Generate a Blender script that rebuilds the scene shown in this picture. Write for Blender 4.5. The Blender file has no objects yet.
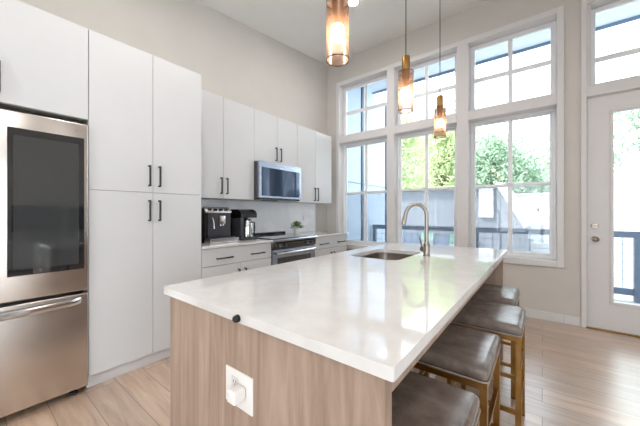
import bpy, bmesh, math, random
from mathutils import Vector, Matrix
random.seed(7)
C = bpy.context.scene
COL = C.collection
R = math.radians
PI = math.pi

# ------------------------------------------------------------------ camera
cd = bpy.data.cameras.new('camera'); cam = bpy.data.objects.new('camera', cd); COL.objects.link(cam)
cd.sensor_width = 36; cd.lens = 36 * 284.4 / 640; cd.clip_start = .02; cd.clip_end = 300
cd.shift_y = 0.3 / 640
cam.location = (0, 0, 1.22); cam.rotation_euler = (R(90), 0, R(38))
C.camera = cam

# ------------------------------------------------------------------ light
w = bpy.data.worlds.new('world'); C.world = w; w.use_nodes = True
bg = w.node_tree.nodes['Background']; bg.inputs[0].default_value = (.84, .92, 1, 1); bg.inputs[1].default_value = 6.0
sd = bpy.data.lights.new('sun', 'SUN'); sd.energy = 12; sd.angle = R(3); sd.color = (1, .95, .87)
so = bpy.data.objects.new('sun', sd); COL.objects.link(so); so.rotation_euler = (R(42), 0, R(-60))
C.view_settings.view_transform = 'Standard'; C.view_settings.look = 'None'
C.view_settings.gamma = 1; C.view_settings.use_curve_mapping = False
C.view_settings.exposure = 0.15
DOWNLIGHT_W = 14; DOWN_COL = (1, .95, .90)

# ------------------------------------------------------------------ materials
def srgb(r, g, b):
    f = lambda c: (c / 255 / 12.92) if c / 255 <= .04045 else ((c / 255 + .055) / 1.055) ** 2.4
    return (f(r), f(g), f(b), 1)
def mat(name, col, rough=.5, metal=0, coat=0, spec=.5, emit=None, es=0):
    m = bpy.data.materials.new(name); m.use_nodes = True
    b = m.node_tree.nodes['Principled BSDF']
    b.inputs['Base Color'].default_value = col if len(col) == 4 else (*col, 1)
    b.inputs['Roughness'].default_value = rough; b.inputs['Metallic'].default_value = metal
    b.inputs['Coat Weight'].default_value = coat; b.inputs['Specular IOR Level'].default_value = spec
    if emit: b.inputs['Emission Color'].default_value = (*emit, 1); b.inputs['Emission Strength'].default_value = es
    return m
def N(m, t, **k):
    n = m.node_tree.nodes.new(t)
    for a, v in k.items(): setattr(n, a, v)
    return n
def L(m, a, b): m.node_tree.links.new(a, b)
def coords(m, scale=(1, 1, 1), rot=(0, 0, 0)):
    g = N(m, 'ShaderNodeNewGeometry'); mp = N(m, 'ShaderNodeMapping')
    mp.inputs['Scale'].default_value = scale; mp.inputs['Rotation'].default_value = rot
    L(m, g.outputs['Position'], mp.inputs[0]); return mp.outputs[0]
def objcoords(m, scale=(1, 1, 1)):
    g = N(m, 'ShaderNodeTexCoord'); mp = N(m, 'ShaderNodeMapping')
    mp.inputs['Scale'].default_value = scale
    L(m, g.outputs['Object'], mp.inputs[0]); return mp.outputs[0]
def ramp(m, fac, stops):
    r = N(m, 'ShaderNodeValToRGB'); e = r.color_ramp.elements
    while len(e) < len(stops): e.new(.5)
    for i, (p, c) in enumerate(stops): e[i].position = p; e[i].color = c
    L(m, fac, r.inputs[0]); return r.outputs[0]
def noise_col(m, vec, scale, stops, detail=4, rough=.55, bump=0, dist=.002):
    n = N(m, 'ShaderNodeTexNoise'); n.inputs['Scale'].default_value = scale
    n.inputs['Detail'].default_value = detail; n.inputs['Roughness'].default_value = rough
    L(m, vec, n.inputs['Vector'])
    b = m.node_tree.nodes['Principled BSDF']
    L(m, ramp(m, n.outputs[0], stops), b.inputs['Base Color'])
    if bump:
        bp = N(m, 'ShaderNodeBump'); bp.inputs['Strength'].default_value = bump; bp.inputs['Distance'].default_value = dist
        L(m, n.outputs[0], bp.inputs['Height']); L(m, bp.outputs[0], b.inputs['Normal'])
    return n
def soft(name, c, d=6, rough=.5, scale=8, **k):      # a colour with a faint procedural mottling
    m = mat(name, srgb(*c), rough, **k)
    noise_col(m, coords(m), scale, [(.3, srgb(*[max(0, v - d) for v in c])), (.7, srgb(*[min(255, v + d) for v in c]))])
    return m
M = {}
M['wall'] = soft('wall_paint', (203, 198, 192), 2, .85, 3)
M['ceiling'] = soft('ceiling_paint', (236, 235, 233), 2, .9, 2)
M['trim'] = soft('white_trim_paint', (216, 213, 213), 1, .4, 3)
M['sash'] = soft('white_vinyl', (232, 233, 236), 1, .35, 3)
M['cabinet'] = soft('white_cabinet_lacquer', (210, 210, 211), 1, .33, 2)
M['carcass'] = soft('cabinet_carcass', (176, 172, 168), 2, .6, 3)
M['black'] = soft('black_metal', (44, 42, 42), 4, .35, 20)
M['blackpl'] = soft('black_plastic', (20, 20, 23), 3, .22, 20)
M['darkgrey'] = soft('dark_grey_plastic', (58, 58, 64), 3, .3, 20)
M['brass'] = soft('aged_brass', (156, 118, 68), 12, .32, 12, metal=1)
M['chrome'] = soft('chrome', (215, 215, 218), 4, .15, 10, metal=1)
M['nickel'] = soft('brushed_nickel', (160, 149, 139), 6, .28, 30, metal=1)
M['white'] = soft('white_plastic', (236, 233, 230), 1, .3, 5)
M['rubber'] = soft('black_rubber', (26, 25, 25), 3, .6, 20)
M['wire'] = soft('grey_wire', (104, 110, 120), 3, .5, 20)
M['seam'] = soft('light_wire', (150, 150, 150), 3, .5, 20)
# brushed stainless
def steel(name, c, rough, sc=(1, 1, 300)):
    m = mat(name, srgb(*c), rough, 1)
    b = m.node_tree.nodes['Principled BSDF']
    n = noise_col(m, objcoords(m, sc), 1.5, [(.2, srgb(*[v - 8 for v in c])), (.8, srgb(*[v + 6 for v in c]))], 3, .5, .10, .001)
    return m
M['steel'] = steel('brushed_stainless_steel', (212, 206, 201), .27, (2, 2, 260))
M['steel2'] = steel('polished_stainless_steel', (168, 176, 190), .24, (2, 2, 200))
M['sinksteel'] = steel('sink_steel', (170, 160, 152), .3, (120, 4, 4))
# quartz
m = M['quartz'] = mat('white_quartz', srgb(238, 233, 229), .07, coat=.3, spec=.6)
noise_col(m, coords(m), 14, [(.35, srgb(216, 213, 212)), (.65, srgb(222, 220, 219))], 6)
m = M['splash'] = mat('white_marble_slab', srgb(238, 237, 237), .15)
noise_col(m, coords(m, (1, 1, 1)), 2.2, [(.35, srgb(246, 247, 249)), (.5, srgb(238, 239, 243)), (.56, srgb(248, 248, 250))], 8, .65)
# island oak, vertical grain
def oak(name, c1, c2, c3, sc, rough=.5):
    m = mat(name, srgb(*c2), rough)
    v = coords(m, sc)
    a = N(m, 'ShaderNodeTexNoise'); a.inputs['Scale'].default_value = 3.2; a.inputs['Detail'].default_value = 8; a.inputs['Roughness'].default_value = .62
    a.inputs['Distortion'].default_value = 1.0
    L(m, v, a.inputs['Vector'])
    b = m.node_tree.nodes['Principled BSDF']
    L(m, ramp(m, a.outputs[0], [(.28, srgb(*c1)), (.5, srgb(*c2)), (.72, srgb(*c3))]), b.inputs['Base Color'])
    bp = N(m, 'ShaderNodeBump'); bp.inputs['Strength'].default_value = .12; bp.inputs['Distance'].default_value = .002
    L(m, a.outputs[0], bp.inputs['Height']); L(m, bp.outputs[0], b.inputs['Normal'])
    return m
M['oak'] = oak('taupe_oak', (136, 114, 99), (164, 141, 125), (182, 160, 145), (6, 6, .5))
# plank floor along X
m = M['floor'] = mat('oak_plank_floor', srgb(190, 165, 142), .3, coat=1)
m.node_tree.nodes['Principled BSDF'].inputs['Coat Roughness'].default_value = .3
m.node_tree.nodes['Principled BSDF'].inputs['Coat IOR'].default_value = 1.75
v = coords(m)
bk = N(m, 'ShaderNodeTexBrick'); bk.inputs['Scale'].default_value = 1
bk.inputs['Brick Width'].default_value = 1.22; bk.inputs['Row Height'].default_value = .18
bk.inputs['Mortar Size'].default_value = .0022; bk.inputs['Mortar Smooth'].default_value = .1; bk.offset = .37
bk.inputs['Color1'].default_value = (0, 0, 0, 1); bk.inputs['Color2'].default_value = (1, 1, 1, 1); bk.inputs['Mortar'].default_value = (.5, .5, .5, 1)
L(m, v, bk.inputs['Vector'])
sc_ = N(m, 'ShaderNodeMapping'); sc_.inputs['Scale'].default_value = (.9, 9, 1)
g_ = N(m, 'ShaderNodeNewGeometry'); L(m, g_.outputs['Position'], sc_.inputs[0])
addv = N(m, 'ShaderNodeVectorMath', operation='ADD'); mulv = N(m, 'ShaderNodeVectorMath', operation='MULTIPLY')
mulv.inputs[1].default_value = (17, 31, 0); L(m, bk.outputs['Color'], mulv.inputs[0])
L(m, sc_.outputs[0], addv.inputs[0]); L(m, mulv.outputs[0], addv.inputs[1])
gr = N(m, 'ShaderNodeTexNoise'); gr.inputs['Scale'].default_value = 2.0; gr.inputs['Detail'].default_value = 8
gr.inputs['Roughness'].default_value = .6; gr.inputs['Distortion'].default_value = 1.2; L(m, addv.outputs[0], gr.inputs['Vector'])
gcol = ramp(m, gr.outputs[0], [(.25, srgb(166, 138, 116)), (.5, srgb(200, 172, 148)), (.75, srgb(222, 199, 178))])
hs = N(m, 'ShaderNodeMix', data_type='RGBA', blend_type='MULTIPLY'); hs.inputs[0].default_value = 1
L(m, gcol, hs.inputs[6]); L(m, ramp(m, bk.outputs['Color'], [(0, (.80, .80, .82, 1)), (1, (1.02, 1.0, .98, 1))]), hs.inputs[7])
mx = N(m, 'ShaderNodeMix', data_type='RGBA'); L(m, bk.outputs['Fac'], mx.inputs[0]); L(m, hs.outputs[2], mx.inputs[6])
mx.inputs[7].default_value = srgb(118, 94, 76)
L(m, mx.outputs[2], m.node_tree.nodes['Principled BSDF'].inputs['Base Color'])
bp = N(m, 'ShaderNodeBump'); bp.inputs['Strength'].default_value = .15; bp.inputs['Distance'].default_value = .002
L(m, gr.outputs[0], bp.inputs['Height']); L(m, bp.outputs[0], m.node_tree.nodes['Principled BSDF'].inputs['Normal'])
# leather
m = M['leather'] = mat('grey_brown_leather', srgb(120, 108, 100), .25, spec=.6)
noise_col(m, coords(m), 14, [(.3, srgb(98, 86, 80)), (.7, srgb(134, 121, 113))], 6, .6, .12, .003)
M['piping'] = soft('grey_leather_piping', (150, 140, 130), 5, .35, 30)
# black glass
M['blackglass'] = mat('black_glass', (.012, .014, .017, 1), .04, coat=1, spec=.8)
M['fridgeglass'] = mat('smoked_mirror_glass', srgb(84, 86, 88), .03, metal=.5, spec=.7)
M['mwglass'] = mat('blue_black_glass', srgb(30, 54, 82), .05, metal=.35, spec=1)
# thin glazing
def glazing(name, tint=(1, 1, 1, 1), refl=.9, diff=None, dfac=0, ior=1.45):
    m = bpy.data.materials.new(name); m.use_nodes = True; nt = m.node_tree
    nt.nodes.remove(nt.nodes['Principled BSDF']); out = nt.nodes['Material Output']
    tr = N(m, 'ShaderNodeBsdfTransparent'); tr.inputs[0].default_value = tint
    gl = N(m, 'ShaderNodeBsdfGlossy'); gl.inputs['Roughness'].default_value = .01
    fr = N(m, 'ShaderNodeFresnel'); fr.inputs[0].default_value = ior
    mu = N(m, 'ShaderNodeMath', operation='MULTIPLY'); mu.inputs[1].default_value = refl; L(m, fr.outputs[0], mu.inputs[0])
    mix = N(m, 'ShaderNodeMixShader'); L(m, mu.outputs[0], mix.inputs[0]); L(m, tr.outputs[0], mix.inputs[1]); L(m, gl.outputs[0], mix.inputs[2])
    last = mix
    if diff:
        df = N(m, 'ShaderNodeBsdfDiffuse'); df.inputs[0].default_value = diff
        tl = N(m, 'ShaderNodeBsdfTranslucent'); tl.inputs[0].default_value = diff
        md = N(m, 'ShaderNodeMixShader'); md.inputs[0].default_value = .5; L(m, df.outputs[0], md.inputs[1]); L(m, tl.outputs[0], md.inputs[2])
        m2 = N(m, 'ShaderNodeMixShader'); m2.inputs[0].default_value = dfac
        L(m, mix.outputs[0], m2.inputs[1]); L(m, md.outputs[0], m2.inputs[2]); last = m2
    L(m, last.outputs[0], out.inputs[0]); return m
M['glass'] = glazing('window_glass', (.97, .985, .98, 1), .8)
M['screen'] = glazing('insect_screen', (.84, .85, .86, 1), .1, srgb(150, 152, 156), .10)
M['smoke'] = glazing('smoked_mesh_glass', (.58, .54, .53, 1), .9, srgb(156, 120, 98), .28)
for n_ in M['smoke'].node_tree.nodes:
    if n_.type == 'BSDF_GLOSSY': n_.inputs['Roughness'].default_value = .18
M['shade_rim'] = mat('dark_bronze_rim', srgb(60, 50, 46), .3, .8)
M['bulb'] = mat('glowing_bulb', (1, .85, .6, 1), .3, emit=(1, .84, .62), es=55)
M['lens'] = mat('downlight_lens', (1, 1, 1, 1), .3, emit=(1, .9, .78), es=14)
# exterior
M['bluesiding'] = soft('blue_grey_panel', (166, 181, 197), 3, .6, 4)
M['darkbatten'] = soft('dark_blue_batten', (46, 62, 84), 3, .5, 10)
M['soffit'] = soft('soffit_board', (180, 191, 203), 3, .7, 4)
m = M['soffit']
M['fascia'] = soft('dark_fascia', (100, 122, 148), 4, .5, 8)
M['rail'] = soft('slate_railing_paint', (92, 108, 132), 5, .45, 10)
M['deck'] = soft('deck_board', (150, 150, 152), 10, .6, 12)
def striped(name, c, d, axis_scale, rough=.7):
    m = mat(name, srgb(*c), rough)
    wv = N(m, 'ShaderNodeTexWave', wave_type='BANDS', bands_direction='X'); wv.inputs['Scale'].default_value = axis_scale
    wv.inputs['Distortion'].default_value = 0
    L(m, coords(m), wv.inputs['Vector'])
    L(m, ramp(m, wv.outputs[0], [(0, srgb(*[max(0, v - d) for v in c])), (.12, srgb(*c))]), m.node_tree.nodes['Principled BSDF'].inputs['Base Color'])
    return m
M['greysiding'] = striped('grey_vertical_siding', (110, 114, 122), 12, 1.6)
M['whitesiding'] = striped('white_vertical_siding', (150, 157, 166), 16, 1.4)
M['stucco'] = soft('white_stucco', (206, 208, 210), 4, .8, 3)
M['garage'] = soft('dark_garage_wall', (84, 96, 112), 5, .6, 4)
M['greenpane'] = soft('green_reflection_pane', (110, 140, 128), 20, .15, 2)  # green reflection on the panes, painted into the base colour
M['ground'] = soft('pale_concrete_ground', (190, 192, 190), 8, .9, .8)
M['bark'] = soft('bark', (92, 76, 62), 12, .9, 6)
def leafmat(name, c, d):
    m = bpy.data.materials.new(name); m.use_nodes = True; nt = m.node_tree
    b = nt.nodes['Principled BSDF']; b.inputs['Roughness'].default_value = .6
    n = N(m, 'ShaderNodeTexNoise'); n.inputs['Scale'].default_value = 1.7; n.inputs['Detail'].default_value = 4; L(m, coords(m), n.inputs['Vector'])
    cr = ramp(m, n.outputs[0], [(.32, srgb(*[max(0, v - d) for v in c])), (.68, srgb(*[min(255, v + d) for v in c]))])
    L(m, cr, b.inputs['Base Color'])
    tl = N(m, 'ShaderNodeBsdfTranslucent'); L(m, cr, tl.inputs[0])
    mx = N(m, 'ShaderNodeMixShader'); mx.inputs[0].default_value = .45
    L(m, b.outputs[0], mx.inputs[1]); L(m, tl.outputs[0], mx.inputs[2]); L(m, mx.outputs[0], nt.nodes['Material Output'].inputs[0])
    return m
M['leafA'] = leafmat('yellow_green_leaf', (176, 190, 146), 26)
M['leafB'] = leafmat('deep_green_leaf', (140, 164, 140), 26)
M['leafC'] = leafmat('houseplant_leaf', (96, 124, 48), 26)

# ------------------------------------------------------------------ mesh helpers
def bm_(): return bmesh.new()
def box(bm, x0, x1, y0, y1, z0, z1, bev=0, seg=2):
    r = bmesh.ops.create_cube(bm, size=1)
    vs = r['verts']
    for v in vs:
        v.co = Vector(((x0 + x1) / 2 + v.co.x * (x1 - x0), (y0 + y1) / 2 + v.co.y * (y1 - y0), (z0 + z1) / 2 + v.co.z * (z1 - z0)))
    if bev:
        es = list({e for v in vs for e in v.link_edges})
        bmesh.ops.bevel(bm, geom=es, offset=bev, segments=seg, profile=.5, affect='EDGES')
    return bm
def lathe(bm, cx, cy, prof, n=28, axis='z', cap=True):
    """prof: list of (radius, height) along the axis, starting at (cx,cy[,cz])"""
    rings = []
    for r, h in prof:
        ring = []
        for i in range(n):
            a = 2 * PI * i / n
            ring.append(bm.verts.new((cx + r * math.cos(a), cy + r * math.sin(a), h)))
        rings.append(ring)
    for a, b in zip(rings, rings[1:]):
        for i in range(n): bm.faces.new((a[i], a[(i + 1) % n], b[(i + 1) % n], b[i]))
    if cap:
        if prof[0][0] > 1e-5: bm.faces.new(rings[0][::-1])
        if prof[-1][0] > 1e-5: bm.faces.new(rings[-1])
    return bm
def cyl(bm, p, q, r, n=16, r2=None):
    p, q = Vector(p), Vector(q); d = q - p; r2 = r if r2 is None else r2
    M4 = Matrix.Translation((p + q) / 2) @ d.to_track_quat('Z', 'Y').to_matrix().to_4x4()
    bmesh.ops.create_cone(bm, cap_ends=True, segments=n, radius1=r, radius2=r2, depth=d.length, matrix=M4)
    return bm
def tube(bm, pts, r, n=12, rs=None):
    pts = [Vector(p) for p in pts]; rings = []
    up = None
    for i, p in enumerate(pts):
        t = (pts[min(i + 1, len(pts) - 1)] - pts[max(i - 1, 0)]).normalized()
        if up is None:
            up = t.orthogonal().normalized()
        up = (up - t * up.dot(t)).normalized(); s = t.cross(up)
        rr = rs[i] if rs else r
        rings.append([bm.verts.new(p + (up * math.cos(2 * PI * k / n) + s * math.sin(2 * PI * k / n)) * rr) for k in range(n)])
    for a, b in zip(rings, rings[1:]):
        for k in range(n): bm.faces.new((a[k], a[(k + 1) % n], b[(k + 1) % n], b[k]))
    bm.faces.new(rings[0][::-1]); bm.faces.new(rings[-1]); return bm
def prism(bm, poly, axis, a, b):
    """poly: 2D points; axis 'x': (y,z); 'y': (x,z); 'z': (x,y); extruded from a to b"""
    def mk(u, v, t): return {'x': (t, u, v), 'y': (u, t, v), 'z': (u, v, t)}[axis]
    A = [bm.verts.new(mk(u, v, a)) for u, v in poly]; B = [bm.verts.new(mk(u, v, b)) for u, v in poly]
    bm.faces.new(A); bm.faces.new(B[::-1]); n = len(poly)
    for i in range(n): bm.faces.new((A[i], B[i], B[(i + 1) % n], A[(i + 1) % n]))
    return bm
def sphere(bm, c, r, seg=20, sc=(1, 1, 1)):
    M4 = Matrix.Translation(c) @ Matrix.Diagonal((*sc, 1))
    bmesh.ops.create_uvsphere(bm, u_segments=seg, v_segments=seg // 2 + 2, radius=r, matrix=M4); return bm
def obj(name, bm, m, parent=None, smooth=None, root=None):
    """coordinates in bm are world; meshes under a thing are moved to the thing's own origin"""
    bmesh.ops.recalc_face_normals(bm, faces=bm.faces)
    if parent is not None:
        r = parent
        while r.parent: r = r.parent
        bmesh.ops.translate(bm, verts=bm.verts, vec=-r.location)
    me = bpy.data.meshes.new(name); bm.to_mesh(me); bm.free()
    o = bpy.data.objects.new(name, me); COL.objects.link(o)
    me.materials.append(M[m] if isinstance(m, str) else m)
    if smooth is not None:
        me.shade_smooth()
        me.set_sharp_from_angle(angle=R(smooth))
    if parent is not None: o.parent = parent
    return o
def thing(name, label, cat, loc=(0, 0, 0), group=None):
    o = bpy.data.objects.new(name, None); o.empty_display_size = .1; COL.objects.link(o); o.location = loc
    o['label'] = label; o['category'] = cat
    if group: o['group'] = group
    return o
def tag(o, label, cat, group=None, kind=None):
    o['label'] = label; o['category'] = cat
    if group: o['group'] = group
    if kind: o['kind'] = kind
    return o
def struct(name, bm, m, parent=None, smooth=None, label=None):
    o = obj(name, bm, m, parent, smooth)
    if parent is None: o['kind'] = 'structure'
    if label: o['label'] = label
    return o
def sroot(name, loc=(0, 0, 0), label=None):
    o = bpy.data.objects.new(name, None); COL.objects.link(o); o.location = loc; o['kind'] = 'structure'
    if label: o['label'] = label
    return o
def dup(root, loc, label):
    r = root.copy(); COL.objects.link(r); r.location = loc; r['label'] = label
    def rec(src, dst):
        for ch in list(src.children):
            c = ch.copy(); COL.objects.link(c); c.parent = dst; rec(ch, c)
    rec(root, r); return r

def wall_with_holes(x0, x1, z0, z1, y0, y1, holes):
    xs = sorted({x0, x1, *[h[0] for h in holes], *[h[1] for h in holes]})
    zs = sorted({z0, z1, *[h[2] for h in holes], *[h[3] for h in holes]})
    vf, vb = {}, {}; bm = bm_()
    def inside(xa, xb, za, zb):
        xm, zm = (xa + xb) / 2, (za + zb) / 2
        return any(h[0] < xm < h[1] and h[2] < zm < h[3] for h in holes)
    def V(x, y, z):
        k = (round(x, 4), round(y, 4), round(z, 4))
        if k not in vf: vf[k] = bm.verts.new((x, y, z))
        return vf[k]
    solid = set()
    for i in range(len(xs) - 1):
        for j in range(len(zs) - 1):
            if not inside(xs[i], xs[i + 1], zs[j], zs[j + 1]): solid.add((i, j))
    for (i, j) in solid:
        xa, xb, za, zb = xs[i], xs[i + 1], zs[j], zs[j + 1]
        bm.faces.new((V(xa, y0, za), V(xb, y0, za), V(xb, y0, zb), V(xa, y0, zb)))
        bm.faces.new((V(xa, y1, za), V(xa, y1, zb), V(xb, y1, zb), V(xb, y1, za)))
        if (i - 1, j) not in solid: bm.faces.new((V(xa, y0, za), V(xa, y0, zb), V(xa, y1, zb), V(xa, y1, za)))
        if (i + 1, j) not in solid: bm.faces.new((V(xb, y0, za), V(xb, y1, za), V(xb, y1, zb), V(xb, y0, zb)))
        if (i, j - 1) not in solid: bm.faces.new((V(xa, y0, za), V(xa, y1, za), V(xb, y1, za), V(xb, y0, za)))
        if (i, j + 1) not in solid: bm.faces.new((V(xa, y0, zb), V(xb, y0, zb), V(xb, y1, zb), V(xa, y1, zb)))
    return bm
# ------------------------------------------------------------------ room shell
WX, WY = -3.08, 4.15            # left wall face, back wall face
EX, SY = 4.2, -3.6              # right wall, wall behind the camera
cz = lambda y: 3.91 - .115 * (4.15 - y)
struct('floor', box(bm_(), WX - .2, EX + .2, SY - .2, WY + .2, -.06, 0), 'floor', label='pale oak plank floor')
b = bm_(); prism(b, [(SY - .2, cz(SY - .2)), (WY + .35, cz(WY + .35)), (WY + .35, cz(WY + .35) + .2), (SY - .2, cz(SY - .2) + .2)], 'x', WX - .2, EX + .2)
struct('ceiling', b, 'ceiling', label='light grey ceiling rising gently towards the window wall')
struct('wall_left', box(bm_(), WX - .16, WX, SY - .2, WY + .25, 0, 3.95), 'wall', label='greige wall behind the white cabinets')
b = bm_()
for (ya_, yb_, za_, zb_) in [(SY - .2, -2.8, 0, 3.95), (.3, WY + .25, 0, 3.95), (-2.8, .3, 0, .1), (-2.8, .3, 2.75, 3.95)]: box(b, EX, EX + .16, ya_, yb_, za_, zb_)
struct('wall_right', b, 'wall')
sw = sroot('window_5', (EX, 0, .1), 'added unseen white framed windows in the right wall, letting in fill daylight')  # opening added out of view to brighten cabinets and ceiling with daylight
b = bm_()
for y_ in (-2.75, -1.25, .25): box(b, EX + .03, EX + .12, y_ - .05, y_ + .05, .1, 2.75)
for z_ in (.14, 2.71): box(b, EX + .03, EX + .12, -2.7, .2, z_ - .04, z_ + .04)
obj('window_frame', b, 'trim', sw)
struct('wall_front', wall_with_holes(WX, EX, 0, 3.4, SY - .16, SY, [(-1.4, 1.4, .1, 2.4)]), 'wall')
sw2 = sroot('window_6', (0, SY, .1), 'added unseen white framed windows behind the camera, letting in fill daylight')  # rear opening added out of view as fill for island end and fridge
b = bm_()
for x_ in (-1.36, 0, 1.36): box(b, x_ - .04, x_ + .04, SY - .12, SY - .03, .1, 2.4)
for z_ in (.14, 2.36): box(b, -1.36, 1.36, SY - .12, SY - .03, z_ - .04, z_ + .04)
obj('window_frame', b, 'trim', sw2)
# back wall with openings
YW1 = 4.33
DX0, DX1 = .372, 1.30
holes = [(-2.83, .155, .655, 3.475), (DX0 - .01, DX1 + .02, 0, 3.475)]
struct('wall_back', wall_with_holes(WX - .16, EX, 0, 3.95, WY, YW1, holes), 'wall', label='greige wall around the tall windows')

# casings, mullion posts and jambs (trim_n)
def frame_boxes(bm, pieces, y0, y1, bev=.004):
    for (xa, xb, za, zb) in pieces: box(bm, xa, xb, y0, y1, za, zb, bev, 1)
    return bm
cols = [(-2.80, -1.908), (-1.789, -.904), (-.762, .129)]
struct('trim_1', frame_boxes(bm_(), [(-2.862, -2.80, .615, 3.512), (.129, .190, .615, 3.512), (-2.80, .129, 3.45, 3.512),
                                     (-2.80, .129, .615, .685)], 4.122, 4.152), 'trim', label='flat white casing around the three tall windows')
struct('trim_2', frame_boxes(bm_(), [(-1.908, -1.789, .685, 3.45)], 4.124, 4.31), 'trim', label='white mullion post nearer the cabinets')
struct('trim_3', frame_boxes(bm_(), [(-.904, -.762, .685, 3.45)], 4.124, 4.31), 'trim', label='white mullion post beside the right window')
for i, (xa, xb) in enumerate(cols):
    struct('trim_%d' % (4 + i), frame_boxes(bm_(), [(xa, xb, 2.437, 2.56)], 4.126, 4.31), 'trim', label='white transom rail between upper and lower sash')
struct('trim_7', frame_boxes(bm_(), [(-2.83, -2.80, .655, 3.475), (.129, .155, .655, 3.475), (-2.80, .129, 3.45, 3.475), (-2.80, .129, .655, .685)], 4.15, 4.33, 0), 'trim', label='white jamb lining of the windows')
struct('trim_8', frame_boxes(bm_(), [(.328, .374, 0, 3.512), (1.31, 1.37, 0, 3.512), (.374, 1.31, 2.452, 2.56), (.374, 1.31, 3.45, 3.512)], 4.122, 4.152), 'trim', label='white casing around the patio door and its transom')
struct('trim_9', frame_boxes(bm_(), [(.362, .377, 0, 2.45), (1.306, 1.32, 0, 2.45), (.362, 1.32, 2.445, 2.475), (.374, .41, 2.475, 3.475), (1.29, 1.32, 2.475, 3.475), (.41, 1.29, 2.475, 2.58), (.41, 1.29, 3.44, 3.475)], 4.15, 4.32, 0), 'trim', label='white door jamb lining')
struct('baseboard_back', box(box(bm_(), .19 - .0, .328, 4.134, 4.15, 0, .098, .004, 1), WX + .64, .19, 4.134, 4.15, 0, .098, .004, 1), 'trim', label='low white baseboard under the windows')
struct('baseboard_right', box(bm_(), EX - .016, EX, SY, WY, 0, .1), 'trim')

# windows
GY = 4.29
def sash(bm, xa, xb, za, zb, fw, y0, y1):
    for p in [(xa, xa + fw, za, zb), (xb - fw, xb, za, zb), (xa + fw, xb - fw, za, za + fw), (xa + fw, xb - fw, zb - fw, zb)]:
        box(bm, p[0], p[1], y0, y1, p[2], p[3], .004, 1)
    return bm
names = ['blue-tinted view on the side wall', 'tree view above the faucet', 'tall window nearest the door']
for i, (xa, xb) in enumerate(cols):
    wr = sroot('window_%d' % (i + 1), ((xa + xb) / 2, GY, .685), 'tall white framed window, ' + names[i])
    fr = sash(bm_(), xa, xb, 2.56, 3.45, .052, 4.262, 4.32)
    sash(fr, xa, xb, .685, 2.437, .03, 4.262, 4.325)
    obj('window_frame', fr, 'sash', wr)
    ga, gb = xa + .045, xb - .045
    obj('upper_sash', sash(bm_(), xa + .03, xb - .03, 1.55, 2.407, .03, 4.285, 4.31), 'sash', wr)
    lo = sash(bm_(), xa + .03, xb - .03, .715, 1.592, .034, 4.262, 4.284)
    obj('lower_sash', lo, 'sash', wr)
    xm = (xa + xb) / 2
    mu = box(bm_(), xm - .024, xm + .024, 4.284, 4.298, 2.6, 3.41); box(mu, xa + .04, xb - .04, 4.283, 4.2975, 2.963, 3.019)
    box(mu, xm - .024, xm + .024, 4.289, 4.303, 1.57, 2.39); box(mu, xm - .024, xm + .024, 4.264, 4.278, .73, 1.57)
    obj('muntin', mu, 'sash', wr)
    obj('pane', box(bm_(), xa + .04, xb - .04, 4.289, 4.293, 2.6, 3.41), 'glass', wr)
    obj('pane', box(bm_(), xa + .05, xb - .05, 4.294, 4.298, 1.57, 2.39), 'glass', wr)
    obj('pane', box(bm_(), xa + .05, xb - .05, 4.269, 4.273, .74, 1.57), 'glass', wr)
    obj('insect_screen', box(bm_(), xa + .03, xb - .03, 4.318, 4.319, .715, 1.57), 'screen', wr)
    obj('sash_lock', box(bm_(), xm - .05, xm + .03, 4.25, 4.27, 1.592, 1.604, .003, 1), 'sash', wr)
# transom over the door
wr = sroot('window_4', ((DX0 + DX1) / 2, GY, 2.58), 'white framed transom window above the patio door')
obj('window_frame', sash(bm_(), .41, 1.29, 2.58, 3.44, .045, 4.262, 4.32), 'sash', wr)
mu = box(bm_(), .45, 1.25, 4.282, 4.296, 2.857, 2.913)
obj('muntin', mu, 'sash', wr)
obj('pane', box(bm_(), .45, 1.25, 4.287, 4.291, 2.62, 3.4), 'glass', wr)
obj('pane', box(bm_(), EX + .07, EX + .075, -2.72, .22, .17, 2.68), 'glass', sw)
obj('pane', box(bm_(), -1.33, 1.33, SY - .08, SY - .075, .17, 2.33), 'glass', sw2)
# patio door
DYF = 4.16
dr = sroot('door_1', (.385, DYF, 0), 'white full-lite patio door')
b = wall_with_holes(.3795, 1.303, .012, 2.443, DYF, DYF + .045, [(.575, 1.11, .305, 2.265)])
obj('door_panel', b, 'trim', dr)
g = bm_()
for (xa, xb, za, zb) in [(.55, .578, .28, 2.29), (1.107, 1.135, .28, 2.29), (.578, 1.107, .28, .308), (.578, 1.107, 2.262, 2.29)]:
    box(g, xa, xb, DYF - .012, DYF + .057, za, zb, .005, 1)
obj('glass_stop', g, 'trim', dr)
obj('pane', box(bm_(), .576, 1.109, DYF + .02, DYF + .025, .306, 2.264), 'glass', dr)
kn = bm_(); cyl(kn, (.439, DYF, .949), (.439, DYF - .012, .949), .032, 24); cyl(kn, (.439, DYF - .01, .949), (.439, DYF - .045, .949), .011)
sphere(kn, (.439, DYF - .058, .949), .027, 20, (1, .8, 1)); obj('door_knob', kn, 'nickel', dr, 40)
kn = bm_(); cyl(kn, (.439, DYF, 1.086), (.439, DYF - .016, 1.086), .031, 24, .026)
box(kn, .415, .463, DYF - .034, DYF - .014, 1.08, 1.092, .003, 1); obj('deadbolt', kn, 'nickel', dr, 40)
obj('strike_plate', box(bm_(), .3745, .3795, DYF - .002, DYF + .02, .92, .98), 'nickel', dr)
obj('hinge', box(box(bm_(), 1.30, 1.309, DYF - .012, DYF + .01, .3, .4), 1.30, 1.309, DYF - .012, DYF + .01, 2.1, 2.2), 'nickel', dr)
struct('trim_10', box(bm_(), .362, 1.32, 4.12, 4.33, 0, .012, .003, 1), 'brass', label='bronze threshold under the patio door')

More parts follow.
